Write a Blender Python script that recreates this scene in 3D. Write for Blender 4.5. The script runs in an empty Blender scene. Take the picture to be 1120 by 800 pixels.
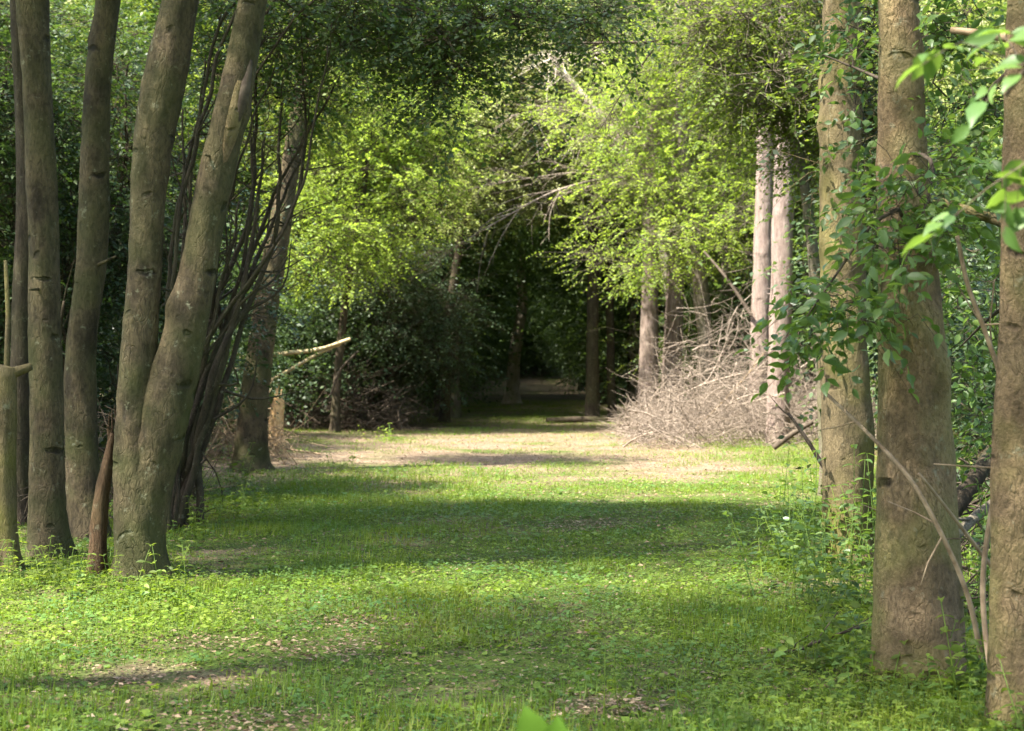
import bpy, math, random
import numpy as np
from mathutils import Vector

# ------------------------------------------------------------------ camera, sky, sun, exposure
SC = bpy.context.scene
COL = SC.collection
F, CX, CY, EYE = 1776.0, 560.0, 395.0, 1.6          # focal length in photo pixels, horizon row, eye height
cam = bpy.data.objects.new('camera', bpy.data.cameras.new('camera'))
COL.objects.link(cam); SC.camera = cam
cam.location = (0, 0, EYE); cam.rotation_euler = (math.radians(90), 0, 0)
cam.data.sensor_width = 36; cam.data.lens = 36 * F / 1120
cam.data.shift_y = -(400 - CY) / 1120
cam.data.clip_start = 0.05; cam.data.clip_end = 2000
cam.data.dof.use_dof = True; cam.data.dof.focus_distance = 11.0; cam.data.dof.aperture_fstop = 3.6
SUN_EL, SUN_AZ = math.radians(57), math.radians(-120)   # azimuth from +Y towards +X
world = bpy.data.worlds.new('World'); SC.world = world; world.use_nodes = True
wn = world.node_tree.nodes; sky = wn.new('ShaderNodeTexSky')
sky.sky_type = 'NISHITA'; sky.sun_disc = False; sky.sun_elevation = SUN_EL; sky.sun_rotation = SUN_AZ
sky.air_density = 1.0; sky.dust_density = 2.0; sky.ozone_density = 1.0
wn['Background'].inputs['Strength'].default_value = 0.15
world.node_tree.links.new(sky.outputs[0], wn['Background'].inputs['Color'])
sun = bpy.data.objects.new('sun', bpy.data.lights.new('sun', 'SUN')); COL.objects.link(sun)
sun.data.energy = 5.0; sun.data.angle = math.radians(0.8); sun.data.color = (1.0, 0.945, 0.85)
S = Vector((math.cos(SUN_EL) * math.sin(SUN_AZ), math.cos(SUN_EL) * math.cos(SUN_AZ), math.sin(SUN_EL)))
sun.rotation_euler = S.to_track_quat('Z', 'Y').to_euler()
vs = SC.view_settings; SC.display_settings.display_device = 'sRGB'
vs.view_transform = 'Standard'; vs.look = 'None'; vs.gamma = 1; vs.use_curve_mapping = False; vs.exposure = 2.33
SC.render.engine = 'CYCLES'
cy = SC.cycles
cy.max_bounces = 7; cy.diffuse_bounces = 4; cy.transmission_bounces = 4; cy.glossy_bounces = 2; cy.transparent_max_bounces = 4
cy.use_denoising = True; cy.sample_clamp_indirect = 6.0
cy.caustics_reflective = False; cy.caustics_refractive = False

RNG = np.random.default_rng(11)
UP = np.array([0, 0, 1.0])

def nrm(a): return a / np.maximum(np.linalg.norm(a, axis=-1, keepdims=True), 1e-9)

def wavy(seed, scale, n=9):
    r = np.random.default_rng(seed); k = r.normal(size=(n, 2)) / scale; ph = r.uniform(0, 6.28, n)
    return lambda x, y: sum(np.sin(k[i, 0] * x + k[i, 1] * y + ph[i]) for i in range(n)) / math.sqrt(n / 2.0)
_t1, _t2, _t3 = wavy(1, 3.0), wavy(2, 0.7), wavy(3, 9.0)
def terrain(x, y):
    x = np.asarray(x, float); y = np.asarray(y, float)
    near = np.clip(1.3 - np.hypot(x, y) / 60, 0, 1)
    bank = 0.18 * np.clip((np.abs(x + 0.2) - 3.6) / 5, 0, 1)
    return (0.022 * _t1(x, y) + 0.010 * _t2(x, y)) * near + 0.03 * _t3(x, y) * near + bank + 3.0 * np.clip((y - 112) / 22, 0, 1) ** 1.5

def P(px, py, d):
    return np.array([(px - CX) / F * d, d, EYE + (CY - py) / F * d])

# ------------------------------------------------------------------ mesh building
class MB:
    def __init__(s): s.v = []; s.q = []; s.n = 0
    def add(s, verts, quads):
        s.v.append(np.asarray(verts, np.float32)); s.q.append(np.asarray(quads, np.int64) + s.n); s.n += len(verts)
    def tube(s, pts, rad, sides=8, wob=None):
        pts = np.asarray(pts, float); rad = np.asarray(rad, float); n = len(pts)
        T = nrm(np.gradient(pts, axis=0))
        ref = np.array([1.0, 0, 0]) if abs(T[:, 0].mean()) < 0.8 else np.array([0, 1.0, 0])
        A = nrm(ref - T * (T @ ref)[:, None]); B = np.cross(T, A)
        th = np.arange(sides) / sides * 2 * math.pi
        R = rad[:, None] * np.ones((1, sides))
        if wob is not None: R = R * wob(th[None, :], np.arange(n)[:, None], pts)
        V = pts[:, None] + R[..., None] * (np.cos(th)[None, :, None] * A[:, None] + np.sin(th)[None, :, None] * B[:, None])
        i = np.arange(n - 1)[:, None] * sides; j = np.arange(sides)[None]; k = (j + 1) % sides
        Q = np.stack([i + j, i + k, i + sides + k, i + sides + j], -1).reshape(-1, 4)
        V = np.concatenate([V.reshape(-1, 3), pts[-1:], pts[:1]])
        e = n * sides; l = (n - 1) * sides; jj = np.arange(0, sides - 1, 2)
        cap = np.stack([l + jj, l + (jj + 1) % sides, l + (jj + 2) % sides, np.full_like(jj, e)], -1)
        s.add(V, np.concatenate([Q, cap]))
    def twigs(s, P0, P1, r0, r1, bend=0.0, seg=2, rng=RNG):
        """many thin three-sided twigs at once"""
        m = len(P0)
        if not m: return
        D = nrm(P1 - P0); ref = np.where(np.abs(D[:, 2:3]) < 0.9, UP[None], np.array([[1.0, 0, 0]]))
        A = nrm(np.cross(D, ref)); B = np.cross(D, A); L = np.linalg.norm(P1 - P0, axis=1, keepdims=True)
        off = rng.normal(size=(m, 3)) * L * bend
        rows = []
        for k in range(seg + 1):
            t = k / seg; c = P0 * (1 - t) + P1 * t + off * (4 * t * (1 - t))
            r = (np.asarray(r0) * (1 - t) + np.asarray(r1) * t) * np.ones(m)
            for a in (0, 2.094, 4.189): rows.append(c + r[:, None] * (math.cos(a) * A + math.sin(a) * B))
        V = np.stack(rows, 1)
        q = [[k * 3 + j, k * 3 + (j + 1) % 3, k * 3 + 3 + (j + 1) % 3, k * 3 + 3 + j] for k in range(seg) for j in range(3)]
        Q = (np.arange(m)[:, None, None] * V.shape[1] + np.array(q)[None]).reshape(-1, 4)
        s.add(V.reshape(-1, 3), Q)
    def leaves(s, pos, dr, nor, size, tmpl='q', width=0.55):
        m = len(pos)
        if not m: return
        X = nrm(dr); Y = nrm(np.cross(nor, X)); Z = np.cross(X, Y)
        tv, tq = TEMPL[tmpl]
        tv = tv * np.array([1, width, 1.0])
        V = pos[:, None] + np.asarray(size).reshape(-1, 1, 1) * (tv[None, :, :1] * X[:, None] + tv[None, :, 1:2] * Y[:, None] + tv[None, :, 2:] * Z[:, None])
        Q = (np.arange(m)[:, None, None] * len(tv) + tq[None]).reshape(-1, 4)
        s.add(V.reshape(-1, 3), Q)
    def build(s, name, mat, parent=None, origin=None, smooth=True):
        me = bpy.data.meshes.new(name)
        V = np.concatenate(s.v); Q = np.concatenate(s.q).astype(np.int32)
        if origin is not None: V = V - np.asarray(origin, np.float32)
        me.vertices.add(len(V)); me.vertices.foreach_set('co', V.astype(np.float32).ravel())
        me.loops.add(Q.size); me.loops.foreach_set('vertex_index', Q.ravel())
        me.polygons.add(len(Q)); me.polygons.foreach_set('loop_start', np.arange(len(Q), dtype=np.int32) * 4)
        if smooth: me.polygons.foreach_set('use_smooth', np.ones(len(Q), bool))
        me.update(calc_edges=True)
        me.materials.append(mat)
        o = bpy.data.objects.new(name, me); COL.objects.link(o)
        if parent: o.parent = parent
        elif origin is not None: o.location = origin
        return o
TEMPL = {
 'q': (np.array([[0, 0, 0], [.42, .5, .07], [1, 0, -.06], [.42, -.5, .07]]), np.array([[0, 3, 2, 1]])),
 'o': (np.array([[0, 0, 0], [.22, .40, .06], [.22, 0, 0], [.22, -.40, .06], [.5, .5, .06], [.5, 0, -.01], [.5, -.5, .06],
                 [.78, .27, .0], [.78, 0, -.06], [.78, -.27, .0], [1, .02, -.15], [1, -.02, -.15]]),
       np.array([[0, 2, 1, 1], [0, 3, 2, 2], [1, 2, 5, 4], [2, 3, 6, 5], [4, 5, 8, 7], [5, 6, 9, 8], [7, 8, 11, 10], [8, 9, 11, 11]])),
 'b': (np.array([[0, .5, 0], [0, -.5, 0], [.5, .42, .02], [.5, -.42, .02], [1, .05, .22], [1, -.05, .22]]), np.array([[0, 1, 3, 2], [2, 3, 5, 4]])),
}
# degenerate quads are replaced by thin real ones
TEMPL['o'] = (np.concatenate([TEMPL['o'][0], [[.02, .03, 0], [.02, -.03, 0], [1.0, 0, -.15]]]),
              np.array([[0, 2, 1, 12], [0, 13, 3, 2], [1, 2, 5, 4], [2, 3, 6, 5], [4, 5, 8, 7], [5, 6, 9, 8], [7, 8, 14, 10], [8, 9, 11, 14]]))

# ------------------------------------------------------------------ names, labels
def tag(o, label=None, cat=None, group=None, kind=None):
    if label: o['label'] = label
    if cat: o['category'] = cat
    if group: o['group'] = group
    if kind: o['kind'] = kind
    return o
def thing(name, label, cat, loc, group=None):
    o = bpy.data.objects.new(name, None); COL.objects.link(o); o.location = loc; o.empty_display_size = 0.2
    return tag(o, label, cat, group)
def dup(root, loc, rz=0.0, sc=1.0, label=None, group=None, sz=None):
    r = root.copy(); COL.objects.link(r); r.location = loc; r.rotation_euler = (0, 0, rz); r.scale = (sc, sc, sz or sc)
    if label: r['label'] = label
    if group: r['group'] = group
    for ch in list(root.children):
        c = ch.copy(); COL.objects.link(c); c.parent = r
    return r

# ------------------------------------------------------------------ materials
class NT:
    def __init__(s, name):
        s.m = bpy.data.materials.new(name); s.m.use_nodes = True; s.t = s.m.node_tree; s.t.nodes.clear()
        s.out = s.t.nodes.new('ShaderNodeOutputMaterial')
    def n(s, typ, **kw):
        nd = s.t.nodes.new('ShaderNode' + typ)
        for k, v in kw.items():
            key = k
            if k.startswith('i_'):
                key = k[2:]; key = int(key) if key.isdigit() else key.replace('_', ' ')
                if hasattr(v, 'is_output'): s.t.links.new(v, nd.inputs[key])
                else: nd.inputs[key].default_value = v
            else: setattr(nd, k, v)
        return nd
    def mix(s, f, a, b, blend='MIX'):
        nd = s.n('Mix', data_type='RGBA', blend_type=blend)
        for i, v in ((0, f), (6, a), (7, b)):
            if hasattr(v, 'is_output'): s.t.links.new(v, nd.inputs[i])
            else: nd.inputs[i].default_value = v if i == 0 else (*v, 1)
        return nd.outputs[2]
    def ramp(s, f, stops):
        nd = s.n('ValToRGB', i_0=f); e = nd.color_ramp.elements
        while len(e) < len(stops): e.new(0.5)
        for k, (p, c) in enumerate(stops):
            e[k].position = p; e[k].color = (*c, 1) if hasattr(c, '__len__') else (c, c, c, 1)
        return nd.outputs[0]
    def math(s, op, a, b=0.0):
        return s.n('Math', operation=op, i_0=a, i_1=b).outputs[0]
    def done(s, sh): s.t.links.new(sh, s.out.inputs['Surface']); return s.m

def leaf_mat(name, cols, trans, tmix=0.42, rough=0.55, spec=0.25, patch=None):
    """cols: three leaf colours chosen leaf by leaf; trans: colour of light through the leaf"""
    t = NT(name); g = t.n('NewGeometry')
    oi = t.n('ObjectInfo')
    c = t.ramp(g.outputs['Random Per Island'], [(0, cols[0]), (0.45, cols[1]), (1, cols[2])])
    tc = t.n('TexCoord'); nz = t.n('TexNoise', i_Vector=tc.outputs['Object'], i_Scale=0.9, i_Detail=2.0)
    if patch:
        n4 = t.n('TexNoise', i_Vector=tc.outputs['Object'], i_Scale=patch[1], i_Detail=4.0, i_Roughness=0.65)
        c = t.mix(t.math('MULTIPLY', t.ramp(n4.outputs[0], [(0.42, 0), (0.60, 1)]), 0.85), c, patch[0])
    hs = t.n('HueSaturation', i_Hue=t.math('ADD', t.math('MULTIPLY', nz.outputs[0], 0.08), 0.46),
             i_Value=t.math('ADD', t.math('MULTIPLY', oi.outputs['Random'], 0.25), 0.88), i_Color=c)
    c = hs.outputs[0]
    pr = t.n('BsdfPrincipled', i_Base_Color=c, i_Roughness=rough)
    pr.inputs['Specular IOR Level'].default_value = spec
    tr = t.n('BsdfTranslucent', i_Color=t.mix(0.75, c, trans))
    return t.done(t.n('MixShader', i_0=tmix, i_1=pr.outputs[0], i_2=tr.outputs[0]).outputs[0])

def bark_mat(name, light, dark, moss=(0.10, 0.115, 0.03), moss_amt=0.3, zs=0.35, scale=9.0, bump=0.6, scars=0.5, pale=None):
    t = NT(name); tc = t.n('TexCoord'); oi = t.n('ObjectInfo')
    off = t.n('VectorMath', operation='SCALE', i_0=(31.0, 17.0, 53.0)); t.t.links.new(oi.outputs['Random'], off.inputs['Scale'])
    v = t.n('VectorMath', operation='ADD', i_0=tc.outputs['Object'], i_1=off.outputs[0]).outputs[0]
    vs_ = t.n('VectorMath', operation='MULTIPLY', i_0=v, i_1=(1, 1, zs)).outputs[0]
    n1 = t.n('TexNoise', i_Vector=vs_, i_Scale=scale, i_Detail=8.0, i_Roughness=0.65)
    n2 = t.n('TexNoise', i_Vector=v, i_Scale=2.2, i_Detail=4.0)
    n3 = t.n('TexNoise', i_Vector=vs_, i_Scale=scale * 7, i_Detail=4.0, i_Roughness=0.7)
    c = t.mix(t.ramp(n1.outputs[0], [(0.34, 0), (0.66, 1)]), dark, light)
    if pale: c = t.mix(t.ramp(n2.outputs[0], [(0.5, 0), (0.62, 1)]), c, pale)
    c = t.mix(t.math('MULTIPLY', t.ramp(n3.outputs[0], [(0.35, 1), (0.55, 0)]), 0.55), c, tuple(x * 0.45 for x in dark))
    # branch scars and horizontal wrinkles
    vh = t.n('VectorMath', operation='MULTIPLY', i_0=v, i_1=(2.2, 2.2, 5.5)).outputs[0]
    nzv = t.n('TexNoise', i_Vector=v, i_Scale=5.0, i_Detail=3.0)
    vh2 = t.mix(0.22, (0, 0, 0), (0, 0, 0)); 
    vhw = t.n('VectorMath', operation='ADD', i_0=vh, i_1=nzv.outputs['Color']).outputs[0]
    vo = t.n('TexVoronoi', i_Vector=vhw, i_Scale=1.15)
    sc = t.math('MULTIPLY', t.ramp(vo.outputs['Distance'], [(0.10, 1), (0.20, 0)]), scars)
    c = t.mix(sc, c, tuple(x * 0.3 for x in dark))
    # moss / algae, thicker on some patches
    sep = t.n('SeparateXYZ', i_0=tc.outputs['Object'])
    low = t.n('MapRange', i_0=sep.outputs[2], i_1=0.0, i_2=3.0, i_3=1.0, i_4=0.55).outputs[0]
    ms = t.math('MULTIPLY', t.math('MULTIPLY', t.ramp(n2.outputs[0], [(0.42, 0), (0.62, 1)]), low), moss_amt)
    c = t.mix(ms, c, moss)
    vc = t.n('VectorMath', operation='MULTIPLY', i_0=t.n('VectorMath', operation='ADD', i_0=v, i_1=t.n('VectorMath', operation='SCALE', i_0=nzv.outputs['Color'], i_Scale=0.12).outputs[0]).outputs[0], i_1=(1, 1, 0.28)).outputs[0]
    ve = t.n('TexVoronoi', feature='DISTANCE_TO_EDGE', i_Vector=vc, i_Scale=scale * 5.0)
    ck = t.math('MULTIPLY', t.ramp(ve.outputs['Distance'], [(0.0, 1), (0.07, 0)]), t.ramp(n1.outputs[0], [(0.42, 0.0), (0.66, 0.7)]))
    c = t.mix(t.math('MULTIPLY', ck, 0.45), c, tuple(x * 0.4 for x in dark))
    li = t.n('TexNoise', i_Vector=v, i_Scale=11.0, i_Detail=6.0, i_Roughness=0.7)
    c = t.mix(t.math('MULTIPLY', t.ramp(li.outputs[0], [(0.60, 0), (0.68, 1)]), 0.45), c, (0.26, 0.26, 0.17))
    sc = t.math('ADD', sc, t.math('MULTIPLY', ck, 0.5))
    hgt = t.math('SUBTRACT', t.math('ADD', n1.outputs[0], t.math('MULTIPLY', n3.outputs[0], 0.4)), t.math('MULTIPLY', sc, 0.5))
    bp = t.n('Bump', i_Strength=bump, i_Distance=0.05, i_Height=hgt)
    pr = t.n('BsdfPrincipled', i_Base_Color=c, i_Roughness=0.85, i_Normal=bp.outputs[0]); pr.inputs['Specular IOR Level'].default_value = 0.15
    return t.done(pr.outputs[0])

def wood_mat(name, a, b, scale=14.0):
    t = NT(name); tc = t.n('TexCoord'); g = t.n('NewGeometry')
    n1 = t.n('TexNoise', i_Vector=tc.outputs['Object'], i_Scale=scale, i_Detail=5.0)
    c = t.mix(t.ramp(n1.outputs[0], [(0.35, 0), (0.65, 1)]), a, b)
    v = t.math('ADD', t.math('MULTIPLY', g.outputs['Random Per Island'], 0.9), 0.5)
    hs = t.n('HueSaturation', i_Value=v, i_Color=c)
    pr = t.n('BsdfPrincipled', i_Base_Color=hs.outputs[0], i_Roughness=0.85,
             i_Normal=t.n('Bump', i_Strength=0.4, i_Distance=0.01, i_Height=n1.outputs[0]).outputs[0])
    pr.inputs['Specular IOR Level'].default_value = 0.15
    return t.done(pr.outputs[0])

def ground_mat():
    t = NT('forest_floor'); tc = t.n('TexCoord'); v = tc.outputs['Object']
    a = t.n('TexNoise', i_Vector=v, i_Scale=0.55, i_Detail=6.0, i_Roughness=0.6)
    b = t.n('TexNoise', i_Vector=v, i_Scale=6.0, i_Detail=6.0, i_Roughness=0.7)
    f = t.n('TexNoise', i_Vector=v, i_Scale=45.0, i_Detail=4.0, i_Roughness=0.7)
    soil = t.ramp(b.outputs[0], [(0.3, (0.10, 0.068, 0.042)), (0.5, (0.235, 0.172, 0.115)), (0.72, (0.36, 0.285, 0.20))])
    soil = t.mix(t.ramp(f.outputs[0], [(0.35, 0.7), (0.6, 0)]), soil, (0.05, 0.034, 0.02))
    green = t.ramp(f.outputs[0], [(0.3, (0.028, 0.042, 0.010)), (0.5, (0.06, 0.092, 0.016)), (0.7, (0.115, 0.155, 0.03))])
    m = t.math('ADD', t.math('MULTIPLY', a.outputs[0], 1.1), t.math('MULTIPLY', b.outputs[0], 0.5))
    sep = t.n('SeparateXYZ', i_0=v)
    # the trodden clearing carries little moss, the lane before it a good deal
    far = t.n('MapRange', interpolation_type='SMOOTHSTEP', i_0=sep.outputs[1], i_1=18.0, i_2=25.0, i_3=0.10, i_4=-0.12).outputs[0]
    g = t.ramp(t.math('ADD', m, far), [(0.67, 0), (0.87, 1)])
    c = t.mix(g, soil, green)
    bp = t.n('Bump', i_Strength=0.7, i_Distance=0.04, i_Height=t.math('ADD', b.outputs[0], t.math('MULTIPLY', f.outputs[0], 0.5)))
    pr = t.n('BsdfPrincipled', i_Base_Color=c, i_Roughness=0.95, i_Normal=bp.outputs[0]); pr.inputs['Specular IOR Level'].default_value = 0.1
    return t.done(pr.outputs[0])

M_GROUND = ground_mat()
M_GRASS = leaf_mat('grass_blade', [(0.095, 0.135, 0.013), (0.155, 0.21, 0.02), (0.24, 0.265, 0.045)], (0.28, 0.40, 0.02), 0.38, patch=((0.075, 0.145, 0.03), 0.8))
M_COVER = leaf_mat('ground_leaf', [(0.072, 0.122, 0.013), (0.13, 0.195, 0.019), (0.20, 0.255, 0.04)], (0.26, 0.40, 0.02), 0.33, patch=((0.075, 0.155, 0.045), 1.3))
M_LITTER = leaf_mat('dry_leaf', [(0.09, 0.055, 0.03), (0.20, 0.135, 0.075), (0.36, 0.27, 0.17)], (0.3, 0.2, 0.1), 0.12)
M_PALE = leaf_mat('sun_paled_foliage', [(0.19, 0.23, 0.07), (0.27, 0.31, 0.10), (0.36, 0.36, 0.17)], (0.5, 0.6, 0.12), 0.42)  # sunlit glow above the tunnel put into a lighter leaf colour
M_DOCK = leaf_mat('dock_leaf', [(0.032, 0.075, 0.006), (0.04, 0.085, 0.007), (0.045, 0.09, 0.008)], (0.10, 0.22, 0.01), 0.2, rough=.7, spec=.1)
M_CRUMB = leaf_mat('debris', [(0.05, 0.034, 0.02), (0.12, 0.082, 0.045), (0.22, 0.155, 0.09)], (0.1, 0.07, 0.04), 0.05)
M_DARK = leaf_mat('dark_foliage', [(0.028, 0.055, 0.016), (0.05, 0.085, 0.024), (0.085, 0.13, 0.035)], (0.16, 0.27, 0.03), 0.32, spec=0.4)
M_MID = leaf_mat('mid_foliage', [(0.05, 0.08, 0.016), (0.085, 0.125, 0.022), (0.13, 0.17, 0.03)], (0.30, 0.40, 0.035), 0.45)
M_LIME = leaf_mat('fresh_foliage', [(0.105, 0.155, 0.02), (0.155, 0.225, 0.03), (0.23, 0.29, 0.06)], (0.46, 0.62, 0.06), 0.5)
M_BIG = leaf_mat('broad_foliage', [(0.045, 0.085, 0.024), (0.075, 0.135, 0.032), (0.13, 0.19, 0.05)], (0.24, 0.38, 0.04), 0.38, rough=0.42, spec=0.4)
M_IVY = leaf_mat('evergreen_foliage', [(0.022, 0.042, 0.016), (0.04, 0.066, 0.026), (0.075, 0.11, 0.05)], (0.10, 0.17, 0.03), 0.22, rough=0.5, spec=0.3)
B_LEFT = bark_mat('smooth_brown_bark', (0.145, 0.11, 0.06), (0.036, 0.028, 0.017), moss=(0.06, 0.068, 0.02), moss_amt=0.65, zs=0.5, scale=5, scars=0.85, bump=0.9)
B_RIGHT = bark_mat('grey_pink_bark', (0.26, 0.18, 0.098), (0.09, 0.062, 0.034), moss=(0.125, 0.115, 0.028), moss_amt=0.85, zs=0.7, scale=6, scars=0.95, pale=(0.27, 0.20, 0.12), bump=0.9)
B_MOSSY = bark_mat('mossy_bark', (0.21, 0.16, 0.088), (0.085, 0.066, 0.036), moss=(0.14, 0.13, 0.032), moss_amt=0.8, zs=0.5, scale=7, scars=0.7)
B_PINE = bark_mat('pine_bark', (0.40, 0.315, 0.265), (0.16, 0.112, 0.09), moss_amt=0.1, zs=0.18, scale=14, bump=1.0, scars=0.3)
B_DARK = bark_mat('dark_bark', (0.095, 0.072, 0.047), (0.035, 0.027, 0.019), moss_amt=0.2, zs=0.3, scale=12, scars=0.2)
B_GREY = bark_mat('grey_bark', (0.20, 0.17, 0.125), (0.095, 0.078, 0.055), moss_amt=0.35, zs=0.4, scale=8, scars=0.4)
B_RED = bark_mat('reddish_bark', (0.17, 0.10, 0.055), (0.055, 0.033, 0.019), moss_amt=0.15, zs=0.2, scale=14, bump=1.0)
B_PALE = bark_mat('pale_bark', (0.42, 0.36, 0.28), (0.25, 0.21, 0.15), moss_amt=0.1)
W_DEAD = wood_mat('dead_twig', (0.115, 0.088, 0.066), (0.30, 0.245, 0.19))
W_SUN = wood_mat('sunlit_twig', (0.36, 0.30, 0.22), (0.52, 0.46, 0.36))  # dead twigs in a lighter colour that carries the sun on them
W_BROWN = wood_mat('brown_stick', (0.14, 0.098, 0.058), (0.27, 0.20, 0.125))
W_RED = wood_mat('reddish_wood', (0.05, 0.03, 0.018), (0.13, 0.08, 0.045))
W_DARK = wood_mat('dark_twig', (0.045, 0.034, 0.025), (0.10, 0.078, 0.055))
W_RAW = wood_mat('broken_wood', (0.42, 0.24, 0.10), (0.62, 0.42, 0.2))
W_PALE = wood_mat('split_wood', (0.34, 0.27, 0.14), (0.50, 0.41, 0.24))

# ------------------------------------------------------------------ wood and crowns
def resample(pts, rad, step):
    pts = np.asarray(pts, float); rad = np.asarray(rad, float)
    d = np.concatenate([[0], np.cumsum(np.linalg.norm(np.diff(pts, axis=0), axis=1))])
    n = max(4, int(d[-1] / step)); u = np.linspace(0, d[-1], n)
    # cubic Hermite
    m = np.gradient(pts, d, axis=0); mr = np.gradient(rad, d)
    i = np.clip(np.searchsorted(d, u) - 1, 0, len(d) - 2); h = (d[i + 1] - d[i]); t = (u - d[i]) / h
    a, b, c, e = 2*t**3 - 3*t**2 + 1, t**3 - 2*t**2 + t, -2*t**3 + 3*t**2, t**3 - t**2
    f = lambda y, g: (a * y[i].T + b * h * g[i].T + c * y[i + 1].T + e * h * g[i + 1].T).T
    return f(pts, m), np.maximum(f(rad, mr), 0.002)

def bumps(seed, amp=0.05, flare=0.0, base=0.0, knots=8, H=5.0):
    r = np.random.default_rng(seed); k = r.integers(1, 5, 10); f = r.uniform(0.6, 5, 10); p = r.uniform(0, 6.28, 10)
    kz = base + r.uniform(0.2, H, knots); ka = r.uniform(0, 6.28, knots); kh = r.uniform(0.06, 0.2, knots); ks = r.uniform(0.05, 0.1, knots)
    fl = r.uniform(0, 6.28, 3); nf = r.integers(3, 6)
    def w(th, i, pts):
        z = pts[:, 2][:, None]
        o = 1 + amp * sum(np.sin(k[j] * th + f[j] * z + p[j]) for j in range(10)) / 2.5
        o = o + amp * 0.35 * np.sin(z * 23 + 3 * np.sin(z * 5 + p[0]) + np.sin(2 * th + p[1]))
        o = o + .018 * np.sin(7 * th + 2.5 * np.sin(1.7 * z + p[2]) + p[3]) * np.sin(3.1 * z + p[4]) + .014 * np.sin(5 * th - 9 * z + p[5]) * np.sin(14 * z + p[6])
        for j in range(knots):
            da = np.angle(np.exp(1j * (th - ka[j])))
            o = o + kh[j] * np.exp(-((z - kz[j]) / ks[j]) ** 2 - (da / 0.45) ** 2)
        if flare:
            q = np.exp(-np.maximum(z - base, 0) / 0.16)
            o = o * (1 + flare * q * (0.55 + 0.6 * np.clip(np.sin(nf * th + fl[0] + 0.4 * np.sin(th + fl[1])), -0.3, 1)))
        return o
    return w

def trunk_px(rows, d, dtop=None):
    """rows (px, py, width px) from the foot upward at depth d"""
    pts, rad = [], []
    y0, y1 = rows[0][1], rows[-1][1]
    for px, py, w in rows:
        dd = d if dtop is None else d + (dtop - d) * (y0 - py) / (y0 - y1)
        pts.append(P(px, py, dd)); rad.append(w / 2 / F * dd)
    return pts, rad

def spray_leaves(mb, P0, D, L, nl, leaf, rng, droop=0.35, tm='q', width=0.55, flat=0.5):
    m = len(P0)
    if not m: return
    N = nrm(UP[None] + rng.normal(size=(m, 3)) * flat * 0.6); S_ = nrm(np.cross(D, N)); N = np.cross(S_, D)
    pos, dr, no, sz = [], [], [], []
    for k in range(nl):
        t = (k + 0.3 + rng.uniform(0, .5, (m, 1))) / nl; sd = 1 if k % 2 else -1
        p = P0 + D * L[:, None] * t; p[:, 2] -= droop * L * (t[:, 0] ** 2)
        q = D * (0.35 + 0.5 * (k >= nl - 1)) + S_ * sd * (0.85 if k < nl - 1 else 0.1) + rng.normal(size=(m, 3)) * 0.3; q[:, 2] -= 0.3 * droop
        pos.append(p); dr.append(q); no.append(N + rng.normal(size=(m, 3)) * flat); sz.append(leaf * rng.uniform(0.6, 1.2, m))
    mb.leaves(np.concatenate(pos), np.concatenate(dr), np.concatenate(no), np.concatenate(sz), tm, width)

def grow(rng, leafmb, woodmb, ells, nclump, per, leaf, nl=8, slen=0.4, sig=0.35, roots=None, rr=0.05, droop=0.35,
         tm='q', width=0.55, flat=0.5, shell=0.5, twig=True, twr=0.004, lim=0.03, hang=0.0):
    """fill ellipsoids (centre, radii) with leafy sprays on limbs that grow out of the root nodes"""
    vol = np.array([np.prod(e[1]) for e in ells]) ** 0.8; ci = rng.choice(len(ells), nclump, p=vol / vol.sum())
    C = np.array([ells[i][0] for i in ci], float); R = np.array([ells[i][1] for i in ci], float)
    u = nrm(rng.normal(size=(nclump, 3))) * rng.uniform(0, 1, (nclump, 1)) ** (1 / 3 * (1 - shell) + 0.1)
    c = C + u * R
    out = nrm(u + rng.normal(size=u.shape) * 0.25)
    if roots is not None and woodmb is not None:
        nodes = [np.asarray(p, float) for p in roots]; nrad = [rr] * len(nodes)
        arr = np.array(nodes)
        order = np.argsort([np.min(np.linalg.norm(arr - p, axis=1)) for p in c])
        for k in order:
            p = c[k]; arr = np.array(nodes)
            dd = np.linalg.norm(arr - p, axis=1) + 0.6 * np.maximum(arr[:, 2] - p[2], 0)
            j = int(np.argmin(dd)); a = nodes[j]; L = np.linalg.norm(p - a)
            r0 = min(nrad[j] * 0.7, lim * (0.35 + 0.35 * L)); r0 = max(r0, twr * 1.6)
            m1 = a * 0.65 + p * 0.35 + rng.normal(size=3) * 0.09 * L + UP * 0.10 * L
            m2 = a * 0.3 + p * 0.7 + rng.normal(size=3) * 0.08 * L + UP * 0.08 * L
            q, r = resample([a, m1, m2, p], [r0, r0 * .8, r0 * .6, max(r0 * .4, twr)], max(0.12, L / 8))
            woodmb.tube(q, r, 6 if r0 > 0.015 else 4)
            nodes += [m1, m2, p]; nrad += [r0 * .8, r0 * .6, max(r0 * .45, twr * 1.5)]
    idx = np.repeat(np.arange(nclump), per); n = len(idx)
    off = rng.normal(size=(n, 3)) * sig * np.array([1, 1, 0.6]) * rng.uniform(0.6, 1.5, nclump)[idx][:, None]
    off[:, 2] -= np.abs(rng.normal(size=n)) * hang
    B = c[idx] + off
    D = out[idx] * 0.5 + nrm(off) * 0.7 + rng.normal(size=(n, 3)) * 0.4; D[:, 2] *= 0.55; D[:, 2] -= 0.08; D = nrm(D)
    L = slen * rng.uniform(0.6, 1.3, n)
    if leafmb is not None: spray_leaves(leafmb, B, D, L, nl, leaf, rng, droop, tm, width, flat)
    if twig and woodmb is not None:
        woodmb.twigs(c[idx], B, twr, twr * .8, 0.08, 2, rng)
        E = B + D * L[:, None]; E[:, 2] -= droop * L; woodmb.twigs(B, E, twr * .8, twr * .4, 0.02, 1, rng)

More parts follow.
